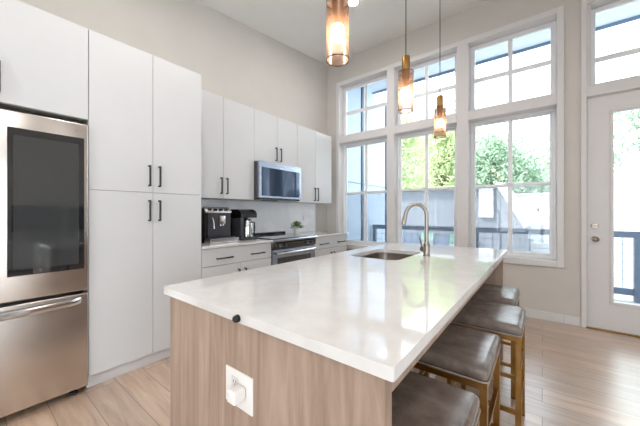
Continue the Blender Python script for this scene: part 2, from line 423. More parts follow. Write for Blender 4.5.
# downlights: only the first is in view, the rest are added fill lamps
def downlight(x, y, lab, grp='recessed ceiling lights'):
    z = cz(y); t = thing('recessed_downlight', lab, 'ceiling light', (x, y, z - .002), None)
    b = bm_(); lathe(b, x, y, [(.062, z - .001), (.085, z - .004), (.085, z - .012), (.062, z - .009), (.062, z - .001)], 32, cap=False)
    obj('trim_ring', b, 'white', t, 40)
    b = bm_(); lathe(b, x, y, [(.063, z - .002), (.063, z - .006), (.04, z - .010), (0.0001, z - .011)], 24); obj('lens', b, 'lens', t, 40)
    ld = bpy.data.lights.new('downlight_lamp', 'AREA'); ld.shape = 'DISK'; ld.size = .12; ld.energy = DOWNLIGHT_W; ld.color = DOWN_COL
    lo = bpy.data.objects.new('downlight_lamp', ld); COL.objects.link(lo); lo.parent = t; lo.location = (0, 0, -.02)
for x, y, lab in [(-1.8, 2.95, 'round recessed downlight glowing in the ceiling behind the nearest pendant'),
                  (-1.8, .9, 'added unseen fill downlight above the aisle by the fridge'),
                  (-1.8, -1.3, 'added unseen fill downlight left behind the camera'), (.6, -.2, 'added unseen fill downlight over the camera'),
                  (2.6, 1.8, 'added unseen fill downlight in the right half of the room'), (2.6, -1.2, 'added unseen fill downlight in the far right corner behind the camera'),
                  (.4, -2.4, 'added unseen fill downlight near the wall behind the camera')]:
    downlight(x, y, lab)

# ------------------------------------------------------------------ cabinets
def pull(x, y, z0, z1, parent, vertical=True, y1=None):
    """bar pull standing off the face at x (facing +X)"""
    b = bm_(); t = .0065
    if vertical:
        box(b, x + .022, x + .034, y - t, y + t, z0, z1, .002, 1)
        box(b, x - .001, x + .024, y - t, y + t, z0, z0 + .012); box(b, x - .001, x + .024, y - t, y + t, z1 - .012, z1)
    else:
        box(b, x + .022, x + .034, y, y1, z0 - t, z0 + t, .002, 1)
        box(b, x - .001, x + .024, y, y + .012, z0 - t, z0 + t); box(b, x - .001, x + .024, y1 - .012, y1, z0 - t, z0 + t)
    return obj('handle', b, 'black', parent)
def door_(name, xf, ya, yb, za, zb, t, g=.0015):
    return obj(name, box(bm_(), xf - .02, xf, ya + g, yb - g, za + g, zb - g, .0015, 1), 'cabinet', t)
FX = -2.46
# pantry
t = thing('pantry_cabinet', 'floor to ceiling-height white four door pantry cabinet right of the fridge', 'cabinet', (-2.77, .97, 0))
obj('body', box(bm_(), WX + .002, FX - .021, .562, 1.385, .093, 2.49), 'carcass', t)
obj('toe_kick', box(bm_(), -2.52, -2.504, .562, 1.385, 0, .093), 'trim', t)
for (ya, yb, yh) in [(.562, .972, .943), (.972, 1.385, 1.018)]:
    d = door_('door', FX, ya, yb, 1.384, 2.49, t); pull(FX, yh, 1.433, 1.60, d)
    d = door_('door', FX, ya, yb, .095, 1.384, t); pull(FX, yh, 1.157, 1.325, d)
# over fridge
t = thing('over_fridge_cabinet', 'white two door cabinet directly above the stainless fridge', 'cabinet', (-2.77, .1, 1.86))
obj('body', box(bm_(), WX + .002, FX - .021, -.40, .561, 1.862, 2.49), 'carcass', t)
d = door_('door', FX, .12, .561, 1.862, 2.49, t); pull(FX, .150, 1.913, 2.091, d)
d = door_('door', FX, -.40, .12, 1.862, 2.49, t); pull(FX, .09, 1.913, 2.091, d)
obj('side_panel', box(bm_(), WX + .002, FX, -.42, -.401, 0, 2.49), 'cabinet', t)
# wall cabinets
UX = -2.765
def wallcab(ya, yb, ym, zb, lab, ha, hb, z0, z1, nm='wall_cabinet'):
    t = thing(nm, lab, 'cabinet', (-2.9, (ya + yb) / 2, zb), 'white wall cabinets')
    del t['group']
    obj('body', box(bm_(), WX + .002, UX - .021, ya + .001, yb - .001, zb + .002, 2.497), 'cabinet', t)
    for (a, c, h) in [(ya, ym, ha), (ym, yb, hb)]:
        d = door_('door', UX, a, c, zb, 2.497, t); pull(UX, h, z0, z1, d)
    return t
wallcab(1.387, 2.236, 1.812, 1.382, 'white two door wall cabinet above the coffee machines', 1.779, 1.851, 1.432, 1.61)
wallcab(2.236, 3.01, 2.63, 1.865, 'short white two door wall cabinet above the microwave', 2.590, 2.672, 1.908, 2.082)
wallcab(3.01, 3.85, 3.43, 1.382, 'white two door wall cabinet between microwave and window wall', 3.392, 3.468, 1.41, 1.61)
# base cabinets
def basecab(ya, yb, lab, pulls, knobs):
    t = thing('base_cabinet', lab, 'cabinet', (-2.77, (ya + yb) / 2, 0))
    obj('body', box(bm_(), WX + .002, FX - .021, ya + .001, yb - .001, .093, .889), 'carcass', t)
    obj('toe_kick', box(bm_(), -2.53, -2.51, ya, yb, 0, .093), 'trim', t)
    d = door_('drawer', FX, ya, yb, .717, .884, t)
    for (a, c) in pulls: pull(FX, a, .785, 0, d, False, c)
    ym = (ya + yb) / 2
    for (a, c, h) in [(ya, ym, knobs[0]), (ym, yb, knobs[1])]:
        d = door_('door', FX, a, c, .097, .713, t); pull(FX, h, .49, .652, d)
    return t
basecab(1.387, 2.238, 'white base cabinet under the coffee machines, one wide drawer over two doors', [(1.535, 1.712), (1.945, 2.125)], (1.785, 1.865))
basecab(3.012, 3.85, 'white base cabinet right of the range, one wide drawer over two doors', [(3.14, 3.33), (3.58, 3.77)], (3.40, 3.47))
tag(obj('countertop', box(bm_(), WX + .001, -2.435, 1.387, 2.240, .89, .915, .002, 1), 'quartz'), 'white quartz countertop under the two coffee machines', 'countertop')
tag(obj('countertop', box(bm_(), WX + .001, -2.435, 3.010, 3.862, .89, .915, .002, 1), 'quartz'), 'white quartz countertop between the range and the window wall', 'countertop')
tag(obj('backsplash', box(bm_(), WX + .001, WX + .012, 1.387, 3.80, .916, 1.381), 'splash'), 'smooth white stone backsplash behind the range and coffee machines', 'backsplash')
# toe shadow / side panel at right base cabinet end is the cabinet's own
# outlet on splash
t = thing('wall_outlet', 'white outlet plate on the backsplash right of the range', 'outlet', (WX + .012, 3.48, 1.15))
obj('plate', box(bm_(), WX + .012, WX + .018, 3.445, 3.515, 1.09, 1.205, .002, 1), 'white', t)
obj('socket', box(bm_(), WX + .018, WX + .021, 3.465, 3.495, 1.11, 1.185, .001, 1), 'trim', t)

# ------------------------------------------------------------------ fridge
t = thing('refrigerator', 'stainless steel french door fridge with a dark glass panel and freezer drawer', 'refrigerator', (-2.75, .1, 0))
b = box(bm_(), -3.05, -2.52, -.385, .548, .05, 1.80, .004, 1); obj('body', b, 'darkgrey', t)
FRX = -2.432
def frdoor(ya, yb, za, zb):
    b = box(bm_(), -2.513, FRX, ya, yb, za, zb, .008, 3); return b
rd = obj('door', frdoor(.088, .554, .702, 1.820), 'steel', t, 40)
obj('glass_panel', box(bm_(), FRX - .004, FRX + .0035, .181, .531, .85, 1.722, .002, 1), 'fridgeglass', rd)
gi = bm_()
for (ya, yb, za, zb) in [(.181, .205, .85, 1.722), (.503, .531, .85, 1.722), (.205, .503, 1.680, 1.722), (.205, .503, .85, .885)]:
    box(gi, FRX + .003, FRX + .0045, ya, yb, za, zb)
obj('glass_border', gi, 'blackglass', rd)
lg = bm_()   # the small maker's mark: ring and two strokes
for k in range(14):
    a = 2 * PI * k / 14
    if k in (0, 13, 1): continue
    a2 = 2 * PI * (k + 1) / 14
    tube(lg, [(FRX + .001, .495 + .0085 * math.cos(a), 1.776 + .0085 * math.sin(a)), (FRX + .001, .495 + .0085 * math.cos(a2), 1.776 + .0085 * math.sin(a2))], .0012, 5)
box(lg, FRX - .0005, FRX + .0015, .492, .4945, 1.770, 1.782)
box(lg, FRX - .0005, FRX + .0015, .492, .499, 1.770, 1.7722)
obj('round_mark', lg, 'chrome', rd)
ld_ = obj('door', frdoor(-.384, .082, .702, 1.820), 'steel', t, 40)
obj('dispenser', box(bm_(), FRX - .002, FRX + .003, -.25, -.05, 1.0, 1.42, .002, 1), 'blackglass', ld_)
dw = obj('freezer_drawer', frdoor(-.384, .554, .05, .682), 'steel', t, 40)
# curved bar handle of the drawer
b = bm_(); n = 22
prof = []
for i in range(n + 1):
    u = i / n; y = -.36 + u * .875; k = math.sin(PI * u) ** .45
    prof.append((FRX - .003 + .052 * k, y))
vs = []
for (x, y) in prof:
    vs.append([b.verts.new((x, y, .615)), b.verts.new((x + .010, y, .622)), b.verts.new((x + .012, y, .645)), b.verts.new((x + .004, y, .660)), b.verts.new((x - .006, y, .655))])
for a, c in zip(vs, vs[1:]):
    for k in range(5): b.faces.new((a[k], a[(k + 1) % 5], c[(k + 1) % 5], c[k]))
b.faces.new(vs[0]); b.faces.new(vs[-1][::-1])
obj('handle', b, 'chrome', dw, 50)
obj('hinge_cover', box(bm_(), -2.56, -2.475, -.36, -.25, 1.802, 1.83, .01, 2), 'darkgrey', t, 40)
obj('hinge_cover', box(bm_(), -2.56, -2.475, .44, .54, 1.821, 1.84, .006, 2), 'darkgrey', t, 40)
b = bm_(); lathe(b, -2.50, .49, [(.012, .05), (.012, .018), (.022, .015), (.022, 0)], 16); obj('foot', b, 'rubber', t, 40)
b = bm_(); lathe(b, -2.50, -.32, [(.012, .05), (.012, .018), (.022, .015), (.022, 0)], 16); obj('foot', b, 'rubber', t, 40)

# ------------------------------------------------------------------ microwave
t = thing('microwave', 'stainless over-the-range microwave with dark blue glass front', 'microwave', (-2.88, 2.62, 1.40))
ya, yb, MX = 2.239, 2.990, -2.672
obj('body', box(bm_(), WX + .013, MX - .03, ya, yb, 1.405, 1.855, .003, 1), 'darkgrey', t)
b = wall_with_holes(ya, yb, 1.412, 1.855, 0, .03, [(ya + .035, yb - .035, 1.435, 1.785)])
bmesh.ops.transform(b, matrix=Matrix(((0, -1, 0, MX), (1, 0, 0, 0), (0, 0, 1, 0), (0, 0, 0, 1))), verts=b.verts)
dd = obj('door', b, 'steel2', t)
obj('door_glass', box(bm_(), MX - .02, MX - .003, ya + .032, yb - .032, 1.432, 1.788), 'mwglass', dd)
b = bm_(); box(b, MX - .003, MX - .001, yb - .17, yb - .035, 1.437, 1.783); obj('control_panel', b, 'mwglass', dd)
obj('brand_bar', box(bm_(), MX, MX + .0015, 2.58, 2.66, 1.795, 1.803), 'chrome', dd)
obj('vent_grille', box(box(bm_(), MX - .25, MX - .01, ya + .02, yb - .02, 1.392, 1.405), -2.95, -2.9, 2.5, 2.75, 1.385, 1.392), 'blackpl', t)

# ------------------------------------------------------------------ range
t = thing('range', 'slide-in stainless range with black glass cooktop between the base cabinets', 'stove', (-2.75, 2.625, 0))
ya, yb = 2.2425, 3.0075
obj('body', box(bm_(), -3.06, -2.475, ya, yb, .02, .90), 'blackpl', t)
obj('cooktop', box(bm_(), -3.06, -2.43, ya - .002, yb + .001, .9155, .927, .003, 1), 'blackglass', t)
for (cx, cy, r) in [(-2.62, 2.45, .10), (-2.62, 2.82, .09), (-2.88, 2.45, .075), (-2.88, 2.82, .085)]:
    rg = bm_(); lathe(rg, cx, cy, [(r, .9271), (r + .003, .9271), (r + .003, .9275), (r, .9275), (r, .9271)], 40, cap=False); obj('burner_ring', rg, 'seam', t)
obj('rear_vent', box(bm_(), -3.062, -2.985, ya + .01, yb - .01, .927, .955, .006, 2), 'blackpl', t)
# bullnose front with controls
b = bm_(); prism(b, [(-2.475, .915), (-2.405, .917), (-2.392, .905), (-2.40, .888), (-2.435, .872), (-2.475, .872)], 'y', ya - .001, yb + .001); obj('bullnose', b, 'steel2', t)
b = bm_(); prism(b, [(-2.475, .871), (-2.418, .871), (-2.428, .80), (-2.475, .80)], 'y', ya, yb); cp = obj('control_panel', b, 'blackglass', t)
for y in (2.33, 2.43, 2.82, 2.92):
    b = bm_(); cyl(b, (-2.425, y, .838), (-2.402, y, .841), .018, 20, .016); obj('knob', b, 'darkgrey', cp, 40)
od = obj('oven_door', box(bm_(), -2.475, -2.435, ya + .004, yb - .004, .17, .795, .003, 1), 'steel2', t)
obj('oven_window', box(bm_(), -2.436, -2.4325, ya + .07, yb - .09, .30, .695, .002, 1), 'blackglass', od)
b = bm_(); tube(b, [(-2.392, ya + .03, .752), (-2.385, ya + .1, .752), (-2.385, yb - .1, .752), (-2.392, yb - .03, .752)], .015, 14)
box(b, -2.44, -2.385, ya + .04, ya + .06, .74, .764); box(b, -2.44, -2.385, yb - .06, yb - .04, .74, .764); obj('handle', b, 'chrome', od, 50)
obj('bottom_drawer', box(bm_(), -2.475, -2.437, ya + .004, yb - .004, .03, .163, .003, 1), 'steel2', t)

# ------------------------------------------------------------------ coffee machines
t = thing('espresso_machine', 'black boxy espresso machine with silver drip tray beside the pantry', 'coffee machine', (-2.85, 1.70, .915))
ya, yb = 1.565, 1.875
b = bm_(); prism(b, [(-3.03, .915), (-2.72, .915), (-2.72, 1.255), (-2.745, 1.272), (-3.03, 1.272)], 'y', ya, yb); obj('body', b, 'blackpl', t)
obj('front_panel', box(bm_(), -2.72, -2.705, ya + .03, yb - .012, .97, 1.225, .003, 1), 'darkgrey', t)
b = bm_(); prism(b, [(-2.721, 1.226), (-2.70, 1.226), (-2.70, 1.24), (-2.76, 1.285), (-2.95, 1.285), (-2.95, 1.273), (-2.76, 1.273)], 'y', ya + .005, yb - .005)
tp = obj('top_panel', b, 'chrome', t)
for k in range(4): obj('button', box(bm_(), -2.735, -2.712, ya + .04 + k * .065, ya + .075 + k * .065, 1.248, 1.27, .002, 1), 'blackpl', tp)
b = box(bm_(), -2.705, -2.665, 1.705, 1.775, 1.105, 1.195, .006, 2); cyl(b, (-2.68, 1.725, 1.105), (-2.68, 1.725, 1.085), .008); cyl(b, (-2.68, 1.755, 1.105), (-2.68, 1.755, 1.085), .008)
obj('coffee_spout', b, 'chrome', t, 40)
b = bm_(); tube(b, [(-2.71, 1.635, 1.175), (-2.685, 1.635, 1.165), (-2.675, 1.638, 1.13), (-2.67, 1.64, 1.06)], .007, 10, [.007, .007, .008, .011]); obj('steam_wand', b, 'chrome', t, 60)
obj('drip_tray', box(bm_(), -2.72, -2.60, ya - .005, yb + .02, .917, .963, .006, 2), 'chrome', t)
obj('tray_grid', box(bm_(), -2.71, -2.62, ya + .01, yb, .9631, .966), 'darkgrey', t)

t = thing('drip_coffee_maker', 'rounded black drip coffee maker with steel carafe left of the range', 'coffee machine', (-2.83, 2.06, .915))
ya, yb = 1.945, 2.165
b = bm_(); pr = [(-3.0, .915), (-2.80, .915), (-2.80, 1.16), (-2.63, 1.17), (-2.625, 1.215), (-2.65, 1.248), (-2.70, 1.265), (-2.96, 1.265), (-3.0, 1.23)]
prism(b, pr, 'y', ya, yb); obj('body', b, 'blackpl', t, 50)
obj('base', box(bm_(), -2.80, -2.62, ya, yb, .9155, .940, .006, 2), 'darkgrey', t)
obj('column_trim', box(bm_(), -2.80, -2.635, ya, ya + .045, .94, 1.165, .004, 2), 'darkgrey', t)
b = bm_(); lathe(b, -2.70, 2.085, [(.050, .9405), (.066, .95), (.068, 1.05), (.060, 1.10), (.052, 1.125), (.052, 1.135)], 28); ca = obj('carafe', b, 'chrome', t, 40)
obj('lid', lathe(bm_(), -2.70, 2.085, [(.054, 1.1352), (.05, 1.150), (.02, 1.156)], 24), 'blackpl', ca, 40)
b = bm_(); tube(b, [(-2.642, 2.10, 1.12), (-2.605, 2.11, 1.115), (-2.60, 2.11, 1.06), (-2.61, 2.11, .99), (-2.637, 2.10, .98)], .009, 10); obj('handle', b, 'blackpl', ca, 60)

# potted plant
t = thing('potted_plant', 'small leafy green plant in a white pot right of the range', 'plant', (-2.92, 3.165, .915))
b = bm_(); lathe(b, -2.92, 3.165, [(.034, .916), (.040, .925), (.050, .985), (.053, .995), (.046, .995), (.043, .982), (.0001, .98)], 28); obj('pot', b, 'white', t, 40)
b = bm_()
for k in range(170):
    a = random.uniform(0, 2 * PI); e = random.uniform(.15, 1.35); rr = random.uniform(.045, .105)
    base = Vector((-2.92, 3.165, .985)); d = Vector((math.cos(a) * math.cos(e), math.sin(a) * math.cos(e), math.sin(e)))
    p = base + d * rr; s = d.cross(Vector((0, 0, 1))).normalized(); ln = random.uniform(.022, .034); wd = ln * .33
    tip = p + (d + Vector((0, 0, -.2))).normalized() * ln; nrm = s.cross(d).normalized()
    q = [b.verts.new(v) for v in (p - d * .004, p + d * ln * .5 + s * wd + nrm * .003, tip, p + d * ln * .5 - s * wd + nrm * .003)]
    b.faces.new((q[0], q[1], q[2])); b.faces.new((q[0], q[2], q[3]))
for k in range(16):
    a = random.uniform(0, 2 * PI); e = random.uniform(.4, 1.4); d = Vector((math.cos(a) * math.cos(e), math.sin(a) * math.cos(e), math.sin(e)))
    tube(b, [Vector((-2.92, 3.165, .982)), Vector((-2.92, 3.165, .985)) + d * .09], .0014, 5)
obj('foliage', b, 'leafC', t)

# ------------------------------------------------------------------ island
IX0, IX1, IY0, IY1 = -1.248, -.231, .532, 2.84
t = thing('kitchen_island', 'taupe oak kitchen island carrying the white quartz worktop', 'kitchen island', (-.74, 1.68, 0))
obj('end_panel', box(bm_(), -1.213, -.256, .546, .580, 0, .8845, .001, 1), 'oak', t)
obj('end_panel', box(bm_(), -1.213, -.256, 2.79, 2.824, 0, .8845, .001, 1), 'oak', t)
b = box(bm_(), -1.19, -.615, .5805, 1.60, .1, .884); box(b, -1.19, -.615, 1.60, 2.36, .1, .66)
box(b, -1.19, -.615, 2.36, 2.7895, .1, .884); box(b, -1.19, -1.17, 1.60, 2.36, .66, .884); box(b, -.645, -.615, 1.60, 2.36, .66, .884)
obj('body', b, 'oak', t)
obj('apron_rail', box(bm_(), -.285, -.256, .581, 2.789, .833, .8845), 'oak', t)
obj('toe_kick', box(bm_(), -1.15, -.63, .59, 2.78, 0, .1), 'trim', t)
for k, (a, c) in enumerate([(.60, 1.15), (1.15, 1.72), (1.72, 2.25), (2.25, 2.78)]):
    d = obj('door', box(bm_(), -1.21, -1.191, a + .002, c - .002, .12, .87, .0015, 1), 'oak', t)
    hb = bm_(); box(hb, -1.244, -1.232, a + .06, a + .074, .66, .82); box(hb, -1.234, -1.209, a + .06, a + .074, .66, .672); box(hb, -1.234, -1.209, a + .06, a + .074, .808, .82)
    obj('handle', hb, 'black', d)
# worktop with sink cut-out
SX0, SX1, SY0, SY1 = -1.11, -.735, 1.735, 2.265
def rrect(x0, x1, y0, y1, r, n=8):
    pts = []
    for (cx, cy, a0) in [(x1 - r, y1 - r, 0), (x0 + r, y1 - r, 90), (x0 + r, y0 + r, 180), (x1 - r, y0 + r, 270)]:
        for k in range(n + 1):
            a = R(a0 + 90 * k / n); pts.append((cx + r * math.cos(a), cy + r * math.sin(a)))
    return pts
b = bm_()
outer = rrect(IX0, IX1, IY0, IY1, .006, 3); inner = rrect(SX0, SX1, SY0, SY1, .075, 8)
def loop(bm, pts, z):
    vs = [bm.verts.new((x, y, z)) for x, y in pts]
    es = [bm.edges.new((vs[i], vs[(i + 1) % len(vs)])) for i in range(len(vs))]; return vs, es
layers = []
for z in (.885, .915):
    o_, eo = loop(b, outer, z); i_, ei = loop(b, inner, z)
    bmesh.ops.triangle_fill(b, edges=eo + ei, use_beauty=True); layers.append((o_, i_))
for s in (0, 1):
    A, B2 = layers[0][s], layers[1][s]
    for k in range(len(A)): b.faces.new((A[k], A[(k + 1) % len(A)], B2[(k + 1) % len(A)], B2[k]))
tag(obj('island_worktop', b, 'quartz', None, 35), 'large glossy white quartz worktop with a sink cut-out on the oak island', 'countertop')
# sink
t = thing('kitchen_sink', 'undermount stainless steel sink set in the white island worktop', 'sink', (-.915, 2.0, .70))
b = bm_(); cx, cy = (SX0 + SX1) / 2, (SY0 + SY1) / 2
levels = [(.0, .884, .02), (.004, .884, 0), (.004, .878, 0), (-.0, .74, 0), (-.02, .705, 0), (-.05, .69, 0)]
rings = []
for k, (off, z, ex) in enumerate(levels):
    o = off + ex
    rings.append([b.verts.new((x, y, z)) for x, y in rrect(SX0 - o, SX1 + o, SY0 - o, SY1 + o, .075 + o * .5 + (.0 if k < 3 else .0), 8)])
for a, c in zip(rings, rings[1:]):
    n = len(a)
    for k in range(n): b.faces.new((a[k], a[(k + 1) % n], c[(k + 1) % n], c[k]))
b.faces.new(rings[-1]); obj('basin', b, 'sinksteel', t, 50)
b = bm_(); lathe(b, cx, cy, [(.045, .6905), (.045, .694), (.03, .694), (.0001, .691)], 24); obj('drain', b, 'chrome', t, 40)
# faucet
fx, fy = -.655, 2.085
t = thing('faucet', 'tall brushed nickel gooseneck faucet behind the island sink', 'faucet', (fx, fy, .915))
b = bm_(); lathe(b, fx, fy, [(.027, .9155), (.027, .920), (.022, .923), (.022, 1.0), (.019, 1.006), (.014, 1.012)], 24); obj('base', b, 'nickel', t, 40)
b = bm_(); r_ = .072; pts = [(fx, fy, 1.0), (fx, fy, 1.08), (fx, fy, 1.16)]
dirx = Vector((-.93, -.36, 0)).normalized()
for k in range(0, 15):
    a = PI * k / 14 * .93; p = Vector((fx, fy, 1.205)) + dirx * (r_ - r_ * math.cos(a)) + Vector((0, 0, r_ * 1.13 * math.sin(a))); pts.append(tuple(p))
tube(b, pts, .0132, 14); obj('spout', b, 'nickel', t, 60)
e_ = Vector(pts[-1]); dn = (dirx * -.0 + Vector((0, 0, -1)) + dirx * .22).normalized()
b = bm_(); tube(b, [e_ + dn * -.004, e_ + dn * .02, e_ + dn * .06, e_ + dn * .085], .014, 14, [.0125, .0145, .0165, .0175])
sh = obj('spray_head', b, 'nickel', t, 60)
b = bm_(); tube(b, [e_ + dn * .0852, e_ + dn * .089], .0145, 14); obj('spray_face', b, 'rubber', sh, 60)
b = bm_(); hb_ = Vector((fx, fy, .965)); hd = Vector((-.55, -.83, 0)).normalized()
tube(b, [hb_ + hd * .018, hb_ + hd * .045], .018, 16); tube(b, [hb_ + hd * .038 + Vector((0, 0, .01)), hb_ + hd * .05 + Vector((0, 0, .055)), hb_ + hd * .062 + Vector((0, 0, .085))], .006, 10); obj('lever', b, 'nickel', t, 50)
# items on the island's end panel
t = thing('wall_outlet', 'square white outlet plate on the island end panel', 'outlet', (-.75, .546, .62))
b = box(bm_(), -.812, -.677, .540, .546, .615, .728, .002, 1); obj('plate', b, 'white', t)
s_ = obj('socket', box(bm_(), -.778, -.744, .5385, .540, .636, .707, .001, 1), 'trim', t)
for zz in (.655, .692):
    sl = bm_()
    box(sl, -.768, -.766, .5382, .5386, zz - .004, zz + .005); box(sl, -.756, -.754, .5382, .5386, zz - .004, zz + .005)
    cyl(sl, (-.761, .5386, zz - .009), (-.761, .5382, zz - .009), .0022, 10); obj('slots', sl, 'rubber', s_)
tag(obj('plug_in_device', box(bm_(), -.744, -.704, .497, .5378, .656, .696, .006, 3), 'white', None, 40), 'small white plug-in device sticking out of the outlet on the island end panel', 'plug')
b = bm_(); kx, kz = -.731, .9
cyl(b, (kx, .530, kz), (kx, .524, kz), .0115, 24); 
sphere(b, (kx, .520, kz), .0105, 20, (1, .8, 1)); tag(obj('round_bumper', b, 'rubber', None, 50), 'small round black knob stuck on the front edge of the white worktop', 'knob')

# unseen console and screens, added to give the fridge glass dark reflections
t = thing('unseen_console', 'unseen low white console against the right wall, added for the fridge glass reflection', 'console', (3.95, 1.5, 0))
obj('body', box(bm_(), 3.75, 4.18, .5, 2.6, .08, .62, .006, 1), 'cabinet', t)
for k in range(3): obj('door', box(bm_(), 3.728, 3.749, .505 + k * .7, 1.195 + k * .7, .1, .61, .003, 1), 'cabinet', t)
for (x_, y_) in ((3.8, .55), (4.13, .55), (3.8, 2.55), (4.13, 2.55)): obj('leg', box(bm_(), x_ - .02, x_ + .02, y_ - .02, y_ + .02, 0, .08), 'black', t)
for (y0_, y1_, lab) in ((.72, 1.50, 'unseen black screen added as a dark reflection for the fridge glass, nearer the camera of two'), (1.64, 2.42, 'unseen black screen added as a dark reflection for the fridge glass, nearer the patio door of two')):
    t = thing('unseen_screen', lab, 'unseen_screen', (3.95, (y0_ + y1_) / 2, .62))
    obj('screen', box(bm_(), 3.93, 3.96, y0_, y1_, .82, 1.38, .004, 1), 'blackglass', t)
    obj('stand', box(box(bm_(), 3.88, 4.02, (y0_ + y1_) / 2 - .12, (y0_ + y1_) / 2 + .12, .6205, .63), 3.94, 3.955, (y0_ + y1_) / 2 - .03, (y0_ + y1_) / 2 + .03, .63, .82), 'blackpl', t)

# ------------------------------------------------------------------ stools
def make_stool():
    x0, x1, y0, y1 = -.52, -.165, 0, .40
    cxs, cys = (x0 + x1) / 2, .20
    t = thing('bar_stool', '', 'stool', (cxs, cys, 0), 'bar stools along the island')
    del t['group']
    b = box(bm_(), x0, x1, y0, y1, .598, .652, .022, 4)
    for v in b.verts:                                       # gentle crown and pulled in lower edge
        u = (v.co.x - cxs) / (x1 - x0) * 2; w_ = (v.co.y - cys) / .40 * 2
        if v.co.z > .625: v.co.z += .006 * (1 - u * u) * (1 - w_ * w_)
    bmesh.ops.subdivide_edges(b, edges=[e for e in b.edges if e.calc_length() > .2], cuts=6, use_grid_fill=True)
    for v in b.verts:
        u = (v.co.x - cxs) / (x1 - x0) * 2; w_ = (v.co.y - cys) / .40 * 2
        if v.co.z > .648: v.co.z += .008 * max(0, 1 - u * u) * max(0, 1 - w_ * w_)
    seat = obj('seat', b, 'leather', t, 70)
    b = bm_()
    pts = rrect(x0 + .001, x1 - .001, y0 + .001, y1 - .001, .02, 4); pts.append(pts[0])
    tube(b, [(x, y, .603) for x, y in pts], .0035, 6); obj('piping', b, 'piping', seat, 60)
    s = .0125
    a0, a1, c0, c1 = x0 + .016, x1 - .016, y0 + .016, y1 - .016
    b = bm_()
    for y in (c0, c1): box(b, a0 - s, a1 + s, y - s, y + s, .572, .5975, .0015, 1)
    for x in (a0, a1): box(b, x - s, x + s, c0 + s, c1 - s, .572, .5975, .0015, 1)
    obj('seat_frame', b, 'brass', t)
    for x in (a0, a1):
        for y in (c0, c1):
            lg = obj('leg', box(bm_(), x - s, x + s, y - s, y + s, .006, .5715, .0015, 1), 'brass', t)
            obj('foot_pad', box(bm_(), x - s, x + s, y - s, y + s, 0, .006), 'rubber', lg)
    for x in (a0, a1): obj('stretcher', box(bm_(), x - .008, x + .008, c0 + s, c1 - s, .20, .222), 'brass', t)
    for y in (c0, c1):
        obj('stretcher', box(bm_(), a0 + s, a1 - s, y - .008, y + .008, .20, .222), 'brass', t)
    for x in (a0, a1): obj('stretcher', box(bm_(), x - .008, x + .008, c0 + s, c1 - s, .385, .401), 'brass', t)
    return t
st = make_stool(); z_ = st.location.copy()
spots = [(.012, .625, 'nearest grey-brown leather stool, cut off by the bottom edge of the picture'), (.012, 1.18, 'second grey-brown leather bar stool from the camera with brass legs'),
         (.086, 1.73, 'third grey-brown leather bar stool, pulled out the furthest from the island'), (.03, 2.25, 'furthest grey-brown leather bar stool, at the window end of the island')]
for k, (dx, y, lab) in enumerate(spots):
    p = (z_.x + dx, y + .20, 0)
    if k == 0: st.location = p; st['label'] = lab
    else: dup(st, p, lab)

# ------------------------------------------------------------------ pendants
def make_pendant(x, y, lab):
    zc = cz(y); z0 = 1.883
    t = thing('pendant_lamp', lab, 'pendant light', (x, y, z0))
    obj('canopy', lathe(bm_(), x, y, [(.06, zc + .02), (.06, zc - .02), (.056, zc - .025), (.006, zc - .027)], 28), 'brass', t, 40)
    obj('cord', cyl(bm_(), (x, y, 2.238), (x, y, zc - .02), .0035, 8), 'black', t, 60)
    so_ = obj('socket', lathe(bm_(), x, y, [(.006, 2.243), (.0245, 2.24), (.026, 2.236), (.026, 2.10), (.022, 2.085), (.018, 2.06), (.014, 2.034), (.0001, 2.034)], 24), 'brass', t, 40)
    b = bm_(); lathe(b, x, y, [(.0490, z0), (.0490, 2.138)], 40, cap=False); sd_ = obj('glass_shade', b, 'smoke', t, 60)
    b = bm_(); lathe(b, x, y, [(.0500, z0 - .001), (.0500, z0 + .003), (.0475, z0 + .003), (.0475, z0 - .001), (.0500, z0 - .001)], 40, cap=False); obj('rim', b, 'shade_rim', sd_, 40)
    b = bm_(); lathe(b, x, y, [(.0500, 2.135), (.0500, 2.139), (.0475, 2.139), (.0475, 2.135), (.0500, 2.135)], 40, cap=False); obj('rim', b, 'shade_rim', sd_, 40)
    b = bm_()
    for a in (0, 2 * PI / 3, 4 * PI / 3): cyl(b, (x, y, 2.122), (x + .05 * math.cos(a), y + .05 * math.sin(a), 2.122), .002, 8)
    obj('shade_holder', b, 'brass', t)
    b = bm_(); lathe(b, x, y, [(.0001, 2.0335), (.014, 2.0335), (.024, 2.030), (.031, 2.014), (.033, 2.000), (.030, 1.985), (.020, 1.972), (.0001, 1.966)], 24)
    bl = obj('bulb', b, 'bulb', t, 60)
    return t
make_pendant(-.70, 1.02, 'nearest smoked glass cylinder pendant lamp, largest and cut off at the top')
make_pendant(-.70, 1.805, 'middle smoked glass cylinder pendant with brass socket over the island')
make_pendant(-.70, 2.59, 'furthest smoked glass cylinder pendant, hanging lowest in the picture')

